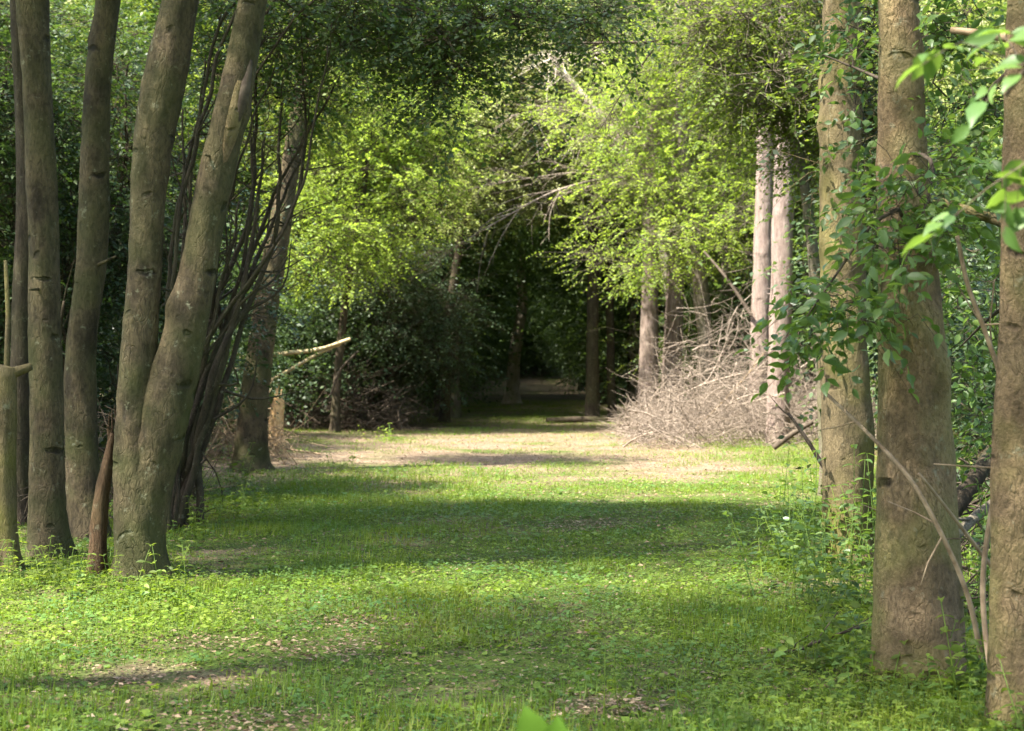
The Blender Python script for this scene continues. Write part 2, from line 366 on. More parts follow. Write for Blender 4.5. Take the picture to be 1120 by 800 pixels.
def make_tree(name, label, cat, stems, barkm, leafm, crowns=(), seed=1, group=None, stubs=0, sides=18, flare=0.5, step=0.07, amp=0.05, knots=8, rr=0.05, rootfrom=0.5, extra=None):
    """stems: list of (points, radii) in world space, foot first"""
    rng = np.random.default_rng(seed)
    b = np.array(stems[0][0][0]); gz = float(terrain(b[0], b[1])); base = np.array([b[0], b[1], gz])
    root = thing(name, label, cat, base, group)
    wood = MB(); lf = MB(); nodes = []
    for k, (p, r) in enumerate(stems):
        p = [np.array(q, float) for q in p]
        if k == 0: p[0][2] = gz - 0.12
        q, rad = resample(p, r, step)
        wood.tube(q, rad, sides, bumps(seed * 7 + k, amp, flare if k == 0 else 0, gz, knots, 6))
        nodes += list(q[int(len(q) * rootfrom)::3])
        for s in range(stubs):
            i = int(rng.uniform(0.12, 0.8) * len(q)); a = rng.uniform(0, 6.28); dv = np.array([math.cos(a), math.sin(a), rng.uniform(-.2, .5)])
            Ln = rad[i] + rng.uniform(0.05, 0.35); e = q[i] + nrm(dv) * Ln
            wood.tube([q[i], q[i] * .5 + e * .5 + rng.normal(size=3) * .01, e], [0.02, 0.014, 0.008], 6)
    for cr in crowns:
        cr = dict(cr); cr.setdefault('rr', rr); cr.setdefault('roots', nodes)
        grow(rng, lf, wood, **cr)
    if extra: extra(rng, wood, lf)
    wood.build('trunk', barkm, root, base)
    if lf.n and leafm: lf.build('crown', leafm, root, base, smooth=False)
    return root

def E(px, py, d, rx, ry, rd):
    """ellipsoid given by its middle in the photo and half sizes: photo pixels across and up, metres deep"""
    return (P(px, py, d), np.array([rx / F * d, rd, ry / F * d]))
def EW(x, y, z, rx, ry, rz): return (np.array([x, y, z], float), np.array([rx, ry, rz], float))

# ------------------------------------------------------------------ ground
gx = np.unique(np.concatenate([np.linspace(-7, 7, 113), np.linspace(-25, 25, 81), np.linspace(-400, 400, 41)]))
gy = np.unique(np.concatenate([np.linspace(3, 30, 217), np.linspace(30, 130, 161), np.linspace(-60, 3, 31), np.linspace(130, 700, 30)]))
X, Y = np.meshgrid(gx, gy); g = MB(); nx, ny = len(gx), len(gy)
ii = (np.arange(ny - 1)[:, None] * nx + np.arange(nx - 1)[None]).ravel()
g.add(np.stack([X, Y, terrain(X, Y)], -1).reshape(-1, 3), np.stack([ii, ii + 1, ii + nx + 1, ii + nx], -1))
tag(g.build('ground', M_GROUND), kind='structure')

# ------------------------------------------------------------------ big trunks on the left
def crown_high(x, y, z, r, h, n=70, per=24, leaf=0.10, **k):
    d = dict(ells=[EW(x, y, z, r, r, h)], nclump=n, per=per, leaf=leaf, nl=7, slen=0.5, sig=0.5, shell=0.3)
    d.update(k); return d

p, r = trunk_px([(53, 625, 44), (52, 520, 37), (50, 400, 36), (47, 250, 34), (42, 120, 33), (35, 0, 32)], 12.9)
p += [np.array([-4.0, 12.9, 7.0]), np.array([-4.2, 12.7, 10.0])]; r += [0.095, 0.03]
make_tree('broadleaf_tree', 'upright brown trunk second from the left edge, straight and evenly thick, beside the stump', 'tree', [(p, r)], B_LEFT, M_MID,
          [crown_high(-6.0, 12.0, 8.8, 2.6, 2.0, n=46, leaf=.075)], seed=3, stubs=2)
p, r = trunk_px([(97, 598, 46), (92, 520, 37), (88, 400, 34), (100, 280, 32), (104, 160, 31), (108, 80, 29), (118, 0, 27)], 14.6)
p += [np.array([-3.3, 14.7, 7.5]), np.array([-2.9, 14.8, 10.5])]; r += [0.09, 0.03]
make_tree('broadleaf_tree', 'dark crooked trunk standing between the straight trunk and the forked tree', 'tree', [(p, r)], B_LEFT, M_MID,
          [crown_high(-4.8, 12.5, 8.6, 2.4, 1.6, n=58, leaf=.075), crown_high(-2.6, 12.9, 8.6, 1.7, 1.4, n=26, leaf=.08)], seed=4, stubs=2, knots=12)
p, r = trunk_px([(22, 612, 30), (20, 480, 24), (24, 340, 22), (28, 200, 20), (20, 0, 18)], 15.5)
p += [np.array([-4.7, 15.5, 8.0])]; r += [0.04]
make_tree('broadleaf_tree', 'thin dark trunk half hidden behind the straight trunk near the left edge', 'tree', [(p, r)], B_DARK, M_MID,
          [crown_high(-6.2, 14.0, 8.6, 1.8, 1.4, n=60, leaf=.08)], seed=5)
# forked tree
d = 11.8
pa, ra = trunk_px([(154, 642, 66), (152, 590, 54), (149, 500, 46), (151, 400, 40), (158, 300, 37), (162, 220, 38), (176, 100, 46), (198, 0, 38)], d)
pa += [np.array([-2.1, 11.8, 6.5]), np.array([-1.9, 11.7, 9.5])]; ra += [0.10, 0.03]
pb, rb = trunk_px([(158, 640, 48), (160, 560, 46), (169, 500, 50), (182, 440, 52), (199, 380, 46), (216, 300, 41), (235, 200, 40), (257, 100, 37), (277, 0, 30)], d)
pb += [np.array([-1.5, 11.9, 6.5]), np.array([-1.0, 12.0, 9.0])]; rb += [0.08, 0.03]
fork = make_tree('broadleaf_tree', 'large forked tree with two brown stems rising from one foot on the left', 'tree', [(pa, ra), (pb, rb)], B_LEFT, M_MID,
          [crown_high(-2.6, 11.4, 8.6, 2.6, 1.8, n=50, leaf=.075)], seed=6, stubs=1, sides=24, step=0.05, knots=14, flare=0.35)
# torn scar on the right stem
sc = MB(); q, rr_ = resample([P(240, 200, d - 0.06), P(250, 150, d - 0.062), P(261, 100, d - 0.062), P(271, 58, d - 0.055)], [0.03, 0.068, 0.064, 0.03], 0.02)
sc.tube(q, rr_, 14, bumps(3, 0.12)); sc.build('bark_scar', B_RIGHT, fork, fork.location)
sc = MB(); q, rr_ = resample([P(258, 140, d - 0.085), P(266, 105, d - 0.09), P(274, 66, d - 0.075)], [0.012, 0.04, 0.014], 0.02)
sc.tube(q, rr_, 10, bumps(5, 0.1)); sc.build('bark_hollow', W_DARK, fork, fork.location)
# stump with a stick at the left edge
p, r = trunk_px([(2, 610, 36), (3, 520, 28), (5, 440, 26), (6, 402, 24)], 12.2)
def stump_extra(rng, wood, lf):
    wood.tube([P(-4, 405, 12.2), P(14, 408, 12.2), P(34, 401, 12.2)], [0.05, 0.045, 0.03], 10, bumps(4, 0.1))
    wood.tube([P(7, 405, 12.25), P(9, 345, 12.25), P(6, 285, 12.25)], [0.022, 0.02, 0.014], 8)
make_tree('broken_stump', 'broken mossy stump at the left edge with a cross stub and a thin upright shoot', 'tree stump', [(p, r)], B_MOSSY, None, seed=8, extra=stump_extra)
p, r = trunk_px([(104, 620, 23), (109, 570, 17), (113, 535, 15), (119, 505, 12), (124, 474, 7)], 11.9)
make_tree('broken_stump', 'reddish brown broken pole leaning against the foot of the forked tree', 'tree stump', [(p, r)], B_RED, None, seed=9, flare=0.2, stubs=1, amp=0.13,
          extra=lambda rng, wood, lf: [wood.tube([q0, q0 + UP * .06 + rng.normal(size=3) * .008, q0 + UP * rng.uniform(.08, .2) + rng.normal(size=3) * .03], [.016, .01, .003], 5) for q0 in [P(124 + rng.normal() * 2, 480, 11.9) for _ in range(6)]])
# leaning trunk in the middle distance
p, r = trunk_px([(272, 518, 40), (275, 480, 33), (283, 400, 29), (292, 330, 27), (304, 260, 26), (316, 190, 22), (326, 130, 20)], 23.7)
p += [P(335, 60, 23.9), P(346, -60, 24.2)]; r += [0.11, 0.04]
make_tree('leaning_tree', 'slim trunk leaning right at the edge of the sunlit clearing on the left', 'tree', [(p, r)], B_LEFT, M_MID,
          [dict(ells=[E(350, 60, 24.5, 90, 80, 1.3), E(300, 110, 25, 60, 70, 1.0)], nclump=60, per=22, leaf=0.075, nl=9, slen=0.4, sig=0.32)], seed=10, stubs=2)
# orange broken stump behind it
p, r = trunk_px([(303, 491, 19), (303, 470, 15), (304, 448, 14), (306, 432, 9)], 30)
def st2(rng, wood, lf):
    for k in range(7): 
        a = P(300 + k * 1.4, 440, 30); wood.tube([a, a + rng.normal(size=3) * .02 + UP * .1, a + rng.normal(size=3) * .05 + UP * rng.uniform(.15, .35)], [.03, .02, .006], 5)
make_tree('broken_stump', 'splintered orange brown stump just behind the leaning trunk', 'tree stump', [(p, r)], W_RAW, None, seed=12, flare=0.2, extra=st2, amp=0.12)

# ------------------------------------------------------------------ big trunks on the right
p, r = trunk_px([(1008, 738, 106), (1006, 690, 97), (1003, 600, 88), (1000, 500, 80), (998, 400, 74), (993, 300, 64), (988, 200, 55), (985, 100, 50), (982, 0, 43)], 8.4)
p += [np.array([1.98, 8.5, 5.5]), np.array([1.95, 8.6, 9])]; r += [0.09, 0.03]
make_tree('broadleaf_tree', 'thickest grey brown trunk on the right with dark branch scars down its bark', 'tree', [(p, r)], B_RIGHT, M_MID,
          [crown_high(2.3, 8.6, 8.0, 2.0, 2.2, n=60)], seed=21, sides=28, step=0.045, knots=18, flare=0.10, amp=0.03)
p, r = trunk_px([(1122, 830, 84), (1112, 700, 62), (1112, 600, 58), (1112, 480, 52), (1116, 360, 48), (1118, 240, 44), (1119, 120, 38)], 7.2)
p += [np.array([2.3, 7.3, 4.5]), np.array([2.4, 7.5, 8])]; r += [0.06, 0.02]
make_tree('broadleaf_tree', 'brown trunk cut by the right edge of the photo', 'tree', [(p, r)], B_RIGHT, M_MID,
          [crown_high(3.2, 7.2, 7.5, 1.7, 1.8, n=40)], seed=22, sides=24, step=0.045, knots=12, flare=0.2, amp=0.035)
p, r = trunk_px([(927, 628, 62), (927, 560, 56), (926, 480, 55), (924, 400, 53), (922, 300, 50), (920, 200, 48), (920, 100, 44), (921, 0, 40)], 12.6)
p += [np.array([2.6, 12.6, 6.5]), np.array([2.7, 12.7, 10])]; r += [0.10, 0.03]
make_tree('broadleaf_tree', 'yellowish mossy trunk on the right with ivy darkening its right side', 'tree', [(p, r)], B_MOSSY, M_IVY,
          [crown_high(2.8, 12.7, 8.6, 2.0, 2.4, n=60),
           dict(ells=[E(957, 120, 12.8, 18, 150, 0.3), E(952, 300, 12.8, 8, 80, 0.2)], nclump=46, per=12, leaf=0.07, nl=7, slen=0.25, sig=0.15, lim=0.012)], seed=23, sides=24, step=0.05, knots=16, flare=0.3, rootfrom=0.3)

# pines in the sun
def pine(px, rows, d, label, seed, bark=B_PINE, top=13.0):
    p, r = trunk_px(rows, d); x = p[-1][0]
    p += [np.array([x + .1, d, top * .75]), np.array([x + .15, d, top])]; r += [r[-1] * .7, .03]
    return make_tree('pine_tree', label, 'tree', [(p, r)], bark, M_DARK,
        [dict(ells=[EW(x, d, top - 2.2, 1.5, 1.5, 1.8)], nclump=34, per=20, leaf=0.12, nl=8, slen=0.4, sig=0.35, width=0.3)], seed=seed, stubs=8, sides=14, knots=4, flare=0.15, amp=0.04, rootfrom=0.75)
pine(833, [(831, 486, 24), (831, 400, 22), (834, 300, 21), (836, 195, 19), (838, 60, 17)], 34.0, 'pinkish sunlit pine trunk, left one of the close pair', 31)
pine(855, [(851, 494, 26), (852, 400, 25), (855, 300, 24), (858, 190, 23), (860, 60, 20)], 30.0, 'pine trunk lit on its left and dark on its right, in the close pair', 32)
pine(712, [(708, 470, 22), (709, 400, 21), (711, 330, 19), (712, 250, 17), (713, 150, 15)], 39.0, 'reddish pine trunk left of its fellow in the middle of the brush heap', 33)
pine(737, [(733, 470, 24), (735, 400, 22), (738, 330, 20), (741, 250, 17), (744, 150, 15)], 39.6, 'greyish pine trunk right of the reddish one behind the brush heap', 34)
pine(880, [(884, 470, 14), (884, 300, 13), (886, 100, 11)], 38.0, 'thin pale trunk between the pine pair and the mossy trunk', 35, B_GREY)
pine(648, [(648, 462, 17), (648, 400, 14), (649, 300, 13), (650, 150, 12)], 43.0, 'dark post like trunk at the right mouth of the tunnel', 36, B_DARK)
pine(668, [(670, 462, 10), (668, 400, 9), (667, 300, 9), (668, 150, 8)], 44.0, 'thin dark trunk just right of the dark post like one', 37, B_DARK)

# ------------------------------------------------------------------ fan of dark stems with hanging foliage (left of the lane)
def fan_shrub(label, foot, d, tips, crowns, leafm, seed, w=10, bark=B_DARK, name='multi_stem_shrub', arch=False):
    rng = np.random.default_rng(seed); f = P(*foot, d); f[2] = float(terrain(f[0], f[1])) - .05
    root = thing(name, label, 'shrub', f); nodes = []
    for k, (tx, ty) in enumerate(tips):
        b = f + np.array([rng.normal() * .12, rng.normal() * .2, 0]); t = P(tx, ty, d + rng.normal() * .5)
        L = np.linalg.norm(t - b)
        m1 = b * .66 + t * .34 + UP * .01 * L + rng.normal(size=3) * .04 * L; m2 = b * .33 + t * .67 + UP * .015 * L + rng.normal(size=3) * .04 * L
        if arch:
            m1 = b + (t - b) * np.array([.10, .2, .75]); m2 = b + (t - b) * np.array([.42, .6, 1.12])
        r0 = w / 2 / F * d * rng.uniform(.6, 1.15)
        q, rd = resample([b, m1, m2, t], [r0, r0 * .8, r0 * .6, r0 * .25], .12)
        q[1:-1] += np.array([np.convolve(rng.normal(size=len(q) + 2) * .018, [.25, .5, .25], 'valid') for _ in range(3)]).T[1:-1]
        s = MB(); s.tube(q, rd, 8, bumps(seed + k, .06, 0, 0, 4))
        n0 = len(q); e = []
        for j in range(7):
            i = int(rng.uniform(.3, .98) * n0); i = min(i, n0 - 2); dv = nrm(nrm(q[i + 1] - q[i]) * .8 + rng.normal(size=3) * .55); Lb = rng.uniform(.3, .85)
            bq, br = resample([q[i], q[i] + dv * Lb * .5 + rng.normal(size=3) * .06, q[i] + dv * Lb + UP * .15 * Lb], [rd[i] * .6, rd[i] * .4, .004], .1)
            s.tube(bq, br, 5); e.append(bq[-1])
        o = s.build('stem', bark, root, f); nodes += list(q[n0 // 2::3]) + e
    lf = MB(); wd = MB()
    for c in crowns:
        c = dict(c); c.setdefault('roots', nodes); c.setdefault('rr', .02); c.setdefault('lim', .014); grow(rng, lf, wd, **c)
    wd.build('branchwork', bark, root, f); lf.build('foliage', leafm, root, f, smooth=False)
    return root
D1 = dict(per=20, leaf=0.068, nl=10, slen=0.33, sig=0.26, twr=.003)
fan_shrub('dark shrub fanning many thin stems up and right behind the forked tree', (192, 545), 15.6,
          [(225, 60), (252, 40), (280, 30), (308, 50), (358, 50), (365, 95), (345, 130), (310, 110), (290, 150), (250, 150), (225, 200), (262, 220), (300, 80), (200, 120), (330, 30), (240, 100), (275, 120)],
          [dict(ells=[E(320, 20, 15.8, 120, 50, 1.2), E(420, 10, 15.8, 110, 45, 1.0), E(300, 70, 16.2, 60, 50, .8)], nclump=70, **D1)], M_DARK, 41, w=8)
fan_shrub('dark shrub with crossing stems low between the forked tree and the leaning trunk', (190, 520), 18.5,
          [(230, 250), (240, 290), (215, 260), (190, 300), (165, 260), (150, 220), (205, 190)],
          [dict(ells=[E(150, 200, 19.2, 100, 160, 1.2), E(235, 340, 19.5, 44, 90, .8), E(80, 330, 20, 110, 140, 1.2)], nclump=130, **D1)], M_IVY, 42, w=9)
fan_shrub('leafy hawthorn like shrub filling the gaps behind the leftmost trunks', (60, 560), 18.0,
          [(10, 200), (60, 120), (120, 160), (20, 350), (140, 60), (-20, 80), (70, 330)],
          [dict(ells=[E(60, 110, 18.5, 140, 140, 1.6), E(10, 330, 18.5, 80, 120, 1.3), E(-60, 160, 18, 120, 200, 1.6)], nclump=170, **D1)], M_DARK, 43, w=10)
# sprays that hang into the top of the view
fan_shrub('dark shrub arching its boughs along the top middle of the view', (170, 560), 15.0,
          [(560, 30), (650, 40), (480, 20), (400, 60)],
          [dict(ells=[E(520, 22, 15, 60, 28, .5), E(625, 14, 15, 66, 26, .5), E(490, 100, 15.2, 26, 40, .4)], nclump=32, **D1)], M_DARK, 44, w=5, arch=True)

# ------------------------------------------------------------------ trees round the clearing
def leafy(name, label, rows, d, crowns, bark, leafm, seed, dtop=None, top=None, cat='tree', **k):
    p, r = trunk_px(rows, d, dtop)
    if top is not None: p += [np.array(top, float)]; r += [.03]
    return make_tree(name, label, cat, [(p, r)], bark, leafm, crowns, seed=seed, sides=12, knots=3, **k)
D2 = dict(per=22, leaf=0.085, nl=9, slen=0.42, sig=0.36)
leafy('young_tree', 'fresh green tree left of the tunnel with bright leaves hanging over the clearing', [(366, 475, 10), (370, 400, 9), (382, 300, 9), (400, 180, 9)], 36.5,
      [dict(ells=[E(400, 190, 36, 95, 110, 2.0), E(350, 260, 35, 60, 70, 1.2), E(440, 110, 37, 80, 80, 1.6)], nclump=210, **D2)], B_DARK, M_LIME, 51, top=P(420, 60, 36.5), rr=.06)
leafy('evergreen_bush', 'dull dark green bush at the left mouth of the tunnel', [(430, 466, 16), (428, 420, 14), (430, 340, 12), (436, 280, 8)], 40,
      [dict(ells=[E(430, 340, 40, 80, 85, 1.6), E(480, 370, 39.5, 40, 50, 1.0), E(370, 330, 41, 60, 80, 1.5), E(380, 420, 41.5, 60, 40, 1.2)], nclump=200, **D2)], B_DARK, M_IVY, 52, cat='bush', rr=.05)
leafy('young_tree', 'yellow green maple leaning over the right of the clearing in full sun', [(770, 486, 20), (772, 400, 18), (765, 300, 16), (750, 180, 13), (742, 60, 9)], 37,
      [dict(ells=[E(720, 240, 36.5, 90, 70, 1.6), E(660, 280, 36.5, 40, 40, .8), E(760, 120, 37, 100, 110, 2.0), E(680, 130, 38, 70, 70, 1.5), E(800, 250, 36, 40, 70, 1.2)], nclump=170, **D2)], B_GREY, M_LIME, 53, top=P(740, -60, 37.5), rr=.06)
leafy('young_tree', 'bushy green tree filling the space behind the pine pair', [(800, 470, 20), (800, 380, 18), (796, 250, 15), (800, 100, 10)], 41,
      [dict(ells=[E(800, 180, 41.5, 110, 160, 2.0), E(850, 330, 41.5, 60, 110, 1.5), E(890, 200, 41, 80, 170, 1.6), E(770, 380, 42, 60, 60, 1.2)], nclump=260, **D2)], B_GREY, M_MID, 54, rr=.06)
leafy('young_tree', 'leafy tree whose green boughs hang above the mossy trunk', [(905, 540, 16), (900, 420, 14), (885, 240, 12), (860, 80, 8)], 19,
      [dict(ells=[E(850, 50, 19, 90, 90, 1.1), E(890, 120, 19.5, 60, 90, .9), E(790, 20, 19, 60, 60, .8)], nclump=130, per=20, leaf=.065, nl=9, slen=.36, sig=.28)], B_GREY, M_MID, 55, rr=.04)
leafy('young_tree', 'pale fresh green tree spreading right above the middle of the tunnel mouth', [(486, 466, 12), (490, 380, 11), (505, 260, 9), (540, 160, 7)], 42.5,
      [dict(ells=[E(560, 120, 42, 80, 80, 1.4), E(520, 170, 42, 60, 40, 1.0), E(620, 170, 42, 50, 50, 1.0), E(600, 50, 42.5, 80, 50, 1.2), E(565, 205, 41.5, 75, 26, .9), E(500, 222, 40.8, 36, 30, .7), E(540, 110, 41, 50, 60, 1.0)], nclump=250, **D2)], B_DARK, M_PALE, 56, top=P(570, 60, 42.5), rr=.05)
def bare_tree(label, rows, d, ells, n, seed):
    p, r = trunk_px(rows, d)
    make_tree('bare_tree', label, 'tree', [(p, r)], W_SUN, None, [dict(ells=ells, nclump=n, per=14, leaf=.05, nl=2, slen=.8, sig=.5, twr=.012, lim=.03, rr=.05)], seed=seed, sides=10, knots=3)
bare_tree('pale leafless tree spreading thin twigs over the top of the tunnel mouth', [(742, 466, 14), (735, 330, 12), (700, 200, 10), (650, 120, 8), (600, 60, 5)], 41.0, [E(610, 100, 41, 90, 70, 1.2), E(690, 150, 41, 60, 60, 1.0)], 11, 57)
# dead pale boughs sweeping over the tunnel mouth
def swag(label, pts, d, r0, seed, nbr=16, mat=W_DEAD, name='bare_bough'):
    rng = np.random.default_rng(seed); w = [P(a, b, d + c) for a, b, c in pts]; n = len(w)
    q, rd = resample(w, np.linspace(r0, .008, n), .15); m = MB(); m.tube(q, rd, 7, bumps(seed, .06, 0, 0, 3))
    for j in range(nbr):
        i = int(rng.uniform(.15, .95) * len(q)); i = min(i, len(q) - 2); dv = nrm(nrm(q[i + 1] - q[i]) * .9 + rng.normal(size=3) * np.array([.5, .4, .45])); L = rng.uniform(.5, 1.8)
        bq, br = resample([q[i], q[i] + dv * L * .5 + rng.normal(size=3) * .08, q[i] + dv * L - UP * .12 * L], [rd[i] * .6, rd[i] * .4, .004], .15); m.tube(bq, br, 5)
        T0 = bq[rng.integers(1, len(bq), 7)]; m.twigs(T0, T0 + nrm(dv[None] + rng.normal(size=(7, 3)) * .6) * rng.uniform(.2, .6, (7, 1)), .006, .002, .06, 2, rng)
    o = m.build(name, mat, None, q[0]); return tag(o, label, 'branch')
swag('pale bare bough drooping left across the top of the tunnel mouth', [(754, 218, -.5), (690, 195, -.3), (620, 205, -.5), (540, 245, -.8), (478, 282, -1)], 37.5, .042, 61)
swag('pale bare bough arching higher above the tunnel mouth', [(757, 250, -1.4), (700, 215, -.3), (640, 190, 0), (580, 195, 0), (500, 210, -.5)], 38.5, .036, 62)
swag('long dark bare branch reaching level across the top middle', [(861, 82, -.5), (800, 55, 0), (740, 48, .2), (660, 47, .2), (590, 49, .2)], 19.5, .04, 63, nbr=5, mat=W_DARK)
swag('pale bare bough slanting up left over the middle of the tunnel', [(756, 240, -2.9), (690, 150, -1), (610, 120, -.4), (540, 130, -.6)], 40, .034, 65, nbr=22)
swag('thin bare bough rising from the maple towards the top', [(757, 250, -2.4), (700, 180, -1), (640, 110, 0), (600, 60, 0)], 39.5, .06, 64)

# ------------------------------------------------------------------ the wood beyond: crown kinds shared by copies
def kind_tree(seed, leafm, bark, H, R, z0, n=90, per=26, leaf=.13, label='', name='woodland_tree', r0=.17):
    rng = np.random.default_rng(seed)
    p = [np.array([0, 0, 0.]), np.array([.1, .05, H * .3]) + rng.normal(size=3) * .12, np.array([0, 0, H * .65]) + rng.normal(size=3) * .2, np.array([0, 0, H])]
    t = make_tree(name, label, 'tree', [(p, [r0, r0 * .8, r0 * .5, .03])], bark, leafm,
        [dict(ells=[EW(0, 0, (z0 + H) / 2, R, R, (H - z0) / 2)], nclump=n, per=per, leaf=leaf, nl=7, slen=.6, sig=.6, shell=.35, lim=.03, twig=False)],
        seed=seed, sides=10, knots=3, rr=.06, step=.15, rootfrom=.3)
    t.location = (0, 0, 0); return t
KIND = [kind_tree(71, M_MID, B_DARK, 14, 3.6, 4.6, n=120, leaf=.15), kind_tree(72, M_DARK, B_DARK, 12.5, 3.5, 3.8, n=130, leaf=.16), kind_tree(73, M_PALE, B_GREY, 15, 3.4, 5.5, n=110, leaf=.13)]
BUSH = [kind_tree(74, M_IVY, B_DARK, 4.2, 1.9, .3, n=70, per=24, leaf=.13, name='understorey_bush', r0=.05),
        kind_tree(75, M_DARK, B_DARK, 5.5, 2.0, .5, n=80, per=24, leaf=.13, name='understorey_bush', r0=.06)]
for b in BUSH: b['category'] = 'bush'
used = set()
def put(kind, x, y, label, group=None, sc=1.0, rz=None, sz=None):
    z = float(terrain(x, y)) - .03; rz = RNG.uniform(0, 6.28) if rz is None else rz
    if kind.name not in used:
        used.add(kind.name); o = kind; o.location = (x, y, z); o.rotation_euler = (0, 0, rz); o.scale = (sc, sc, sz or sc); o['label'] = label
        if group: o['group'] = group
        return o
    o = dup(kind, (x, y, z), rz, sc, label, group, sz); 
    if group is None and 'group' in o: del o['group']
    return o
# tunnel walls and roof
TL = 'dark tree lining the left side of the shaded tunnel'; TR = 'dark tree lining the right side of the shaded tunnel'
y = 46.0; k = 0
while y < 118:
    for s, lab in ((-1, TL), (1, TR)):
        x = .7 + s * (3.0 + RNG.uniform(-.4, .7))
        if not (s < 0 and 48 < y < 54): put(KIND[1], x, y + RNG.uniform(-1, 1), lab, 'trees lining the shaded tunnel', RNG.uniform(.9, 1.1))
        put(KIND[1], x + s * RNG.uniform(3.5, 5), y + RNG.uniform(-1, 1), lab.replace('lining', 'standing deeper in, along'), 'trees behind the tunnel walls', RNG.uniform(.9, 1.15))
        put(KIND[1], x + s * RNG.uniform(8, 10), y + RNG.uniform(-1, 1), lab.replace('lining', 'standing far back, beyond'), 'trees far behind the tunnel walls', RNG.uniform(.95, 1.15))
        put(BUSH[(k + 1) % 2], x + s * RNG.uniform(2.6, 4.4), y + RNG.uniform(-1, 1), 'dark bush deeper in on the ' + ('left' if s < 0 else 'right') + ' of the tunnel', 'bushes behind the tunnel walls', RNG.uniform(1.0, 1.25))
        if True:
            put(BUSH[k % 2], x + s * RNG.uniform(.7, 1.6), y + RNG.uniform(.5, 2), 'dark bush at the ' + ('left' if s < 0 else 'right') + ' side of the shaded tunnel', 'bushes along the shaded tunnel', RNG.uniform(.8, 1.1))
    y += 4.2 + .03 * (y - 46); k += 1
for x in (-7, -4, -1, 2, 5, 8, 11): put(KIND[1], x, 124 + RNG.uniform(-2, 2), 'dark tree closing the far end of the tunnel', 'trees closing the far end of the tunnel', 1.1)
for x in (-5, -3, -1, .6, 2.2, 4, 6): put(BUSH[1], x, 119 + RNG.uniform(-1, 1), 'dark bush closing the far end of the tunnel', 'bushes closing the far end of the tunnel', 1.2)
for i in range(18): put(BUSH[i % 2], -8 + 1.1 * i, 121.5 + 2.5 * (i % 3), 'dark bush closing the far end of the tunnel', 'bushes closing the far end of the tunnel', 1.2)
for i in range(12): put(KIND[i % 2], -16 + 3.0 * i, 130 + 5 * (i % 2), 'dark tree closing the far end of the tunnel', 'trees closing the far end of the tunnel', 1.1)
p, r = trunk_px([(560, 441, 19), (561, 415, 14), (566, 370, 13), (571, 335, 11), (570, 300, 10)], 61)
make_tree('woodland_tree', 'pale bent trunk standing alone inside the dark tunnel', 'tree', [(p + [P(575, 200, 61)], r + [.1])], B_PALE, M_DARK,
          [dict(ells=[E(575, 215, 61, 50, 45, 2)], nclump=30, per=20, leaf=.13, nl=7, slen=.6, sig=.5, twig=False)], seed=77)
for (x, y, sc, lab) in [(-11.5, 58, 1.2, 'tall dark crowned tree far behind the left of the tunnel front'), (4.1, 52, 1.2, 'tall tree whose crown closes the tunnel roof on the right'), (7, 54, 1.25, 'tall dark crowned tree behind the reddish pines'),
    (-10, 52, 1.25, 'tall tree at the back of the wood behind the leaning trunk'), (-15, 55, 1.3, 'tall tree at the back of the wood behind the forked tree'), (-20, 50, 1.25, 'tall tree at the back of the wood behind the crooked trunk'), (-23, 40, 1.2, 'tall tree at the back of the wood behind the leftmost trunks'), (12, 55, 1.25, 'tall tree at the back of the wood behind the pine pair'), (-5.4, 66, 1.4, 'very tall tree showing its top over the left of the tunnel'), (-2.6, 71, 1.4, 'very tall tree showing its top over the middle of the tunnel'), (4.4, 69, 1.4, 'very tall tree showing its top over the right of the tunnel'), (18, 54, 1.25, 'tall tree at the back of the wood behind the thickest trunk')]:
    put(KIND[0], x, y, lab, None, sc)
# the sunny front of the wood above the tunnel and to both sides
for (x, y, kd, sc, lab) in [(-1.6, 45.5, 2, .95, 'tall fresh green tree rising above the left of the tunnel mouth'), (3.6, 46.5, 2, 1.05, 'tall fresh green tree rising above the right of the tunnel mouth'),
    (-7.2, 44.5, 0, .85, 'tall green tree behind the dull bush left of the tunnel'), (-9, 41, 0, 1.05, 'tall green tree far back behind the leaning trunk'), (-12.5, 37, 2, 1.0, 'tall tree far back behind the forked tree'),
    (-13, 29, 0, .9, 'tree in the wood behind the straight left trunk'), (-16, 23, 0, .9, 'tree in the wood at the far left behind the stump'), (-9.0, 20.5, 1, .8, 'dark crowned tree close behind the crooked and the straight left trunk'), (-9.8, 27.5, 1, .8, 'dark crowned small tree behind the forked tree'),
    (7.0, 47, 2, 1.0, 'tall fresh green tree behind the reddish pines'), (10, 43, 0, 1.1, 'tall green tree behind the pine pair'), (12, 36, 0, 1.0, 'green tree in the wood right of the mossy trunk'),
    (9.5, 29, 2, .85, 'fresh green tree behind the thickest right trunk'), (11, 22, 0, .9, 'green tree behind the trunk at the right edge'), (15, 46, 0, 1.1, 'green tree far back at the right edge'), (-16, 47, 0, 1.1, 'green tree far back at the left edge')]:
    put(KIND[kd], x, y, lab, None, sc)
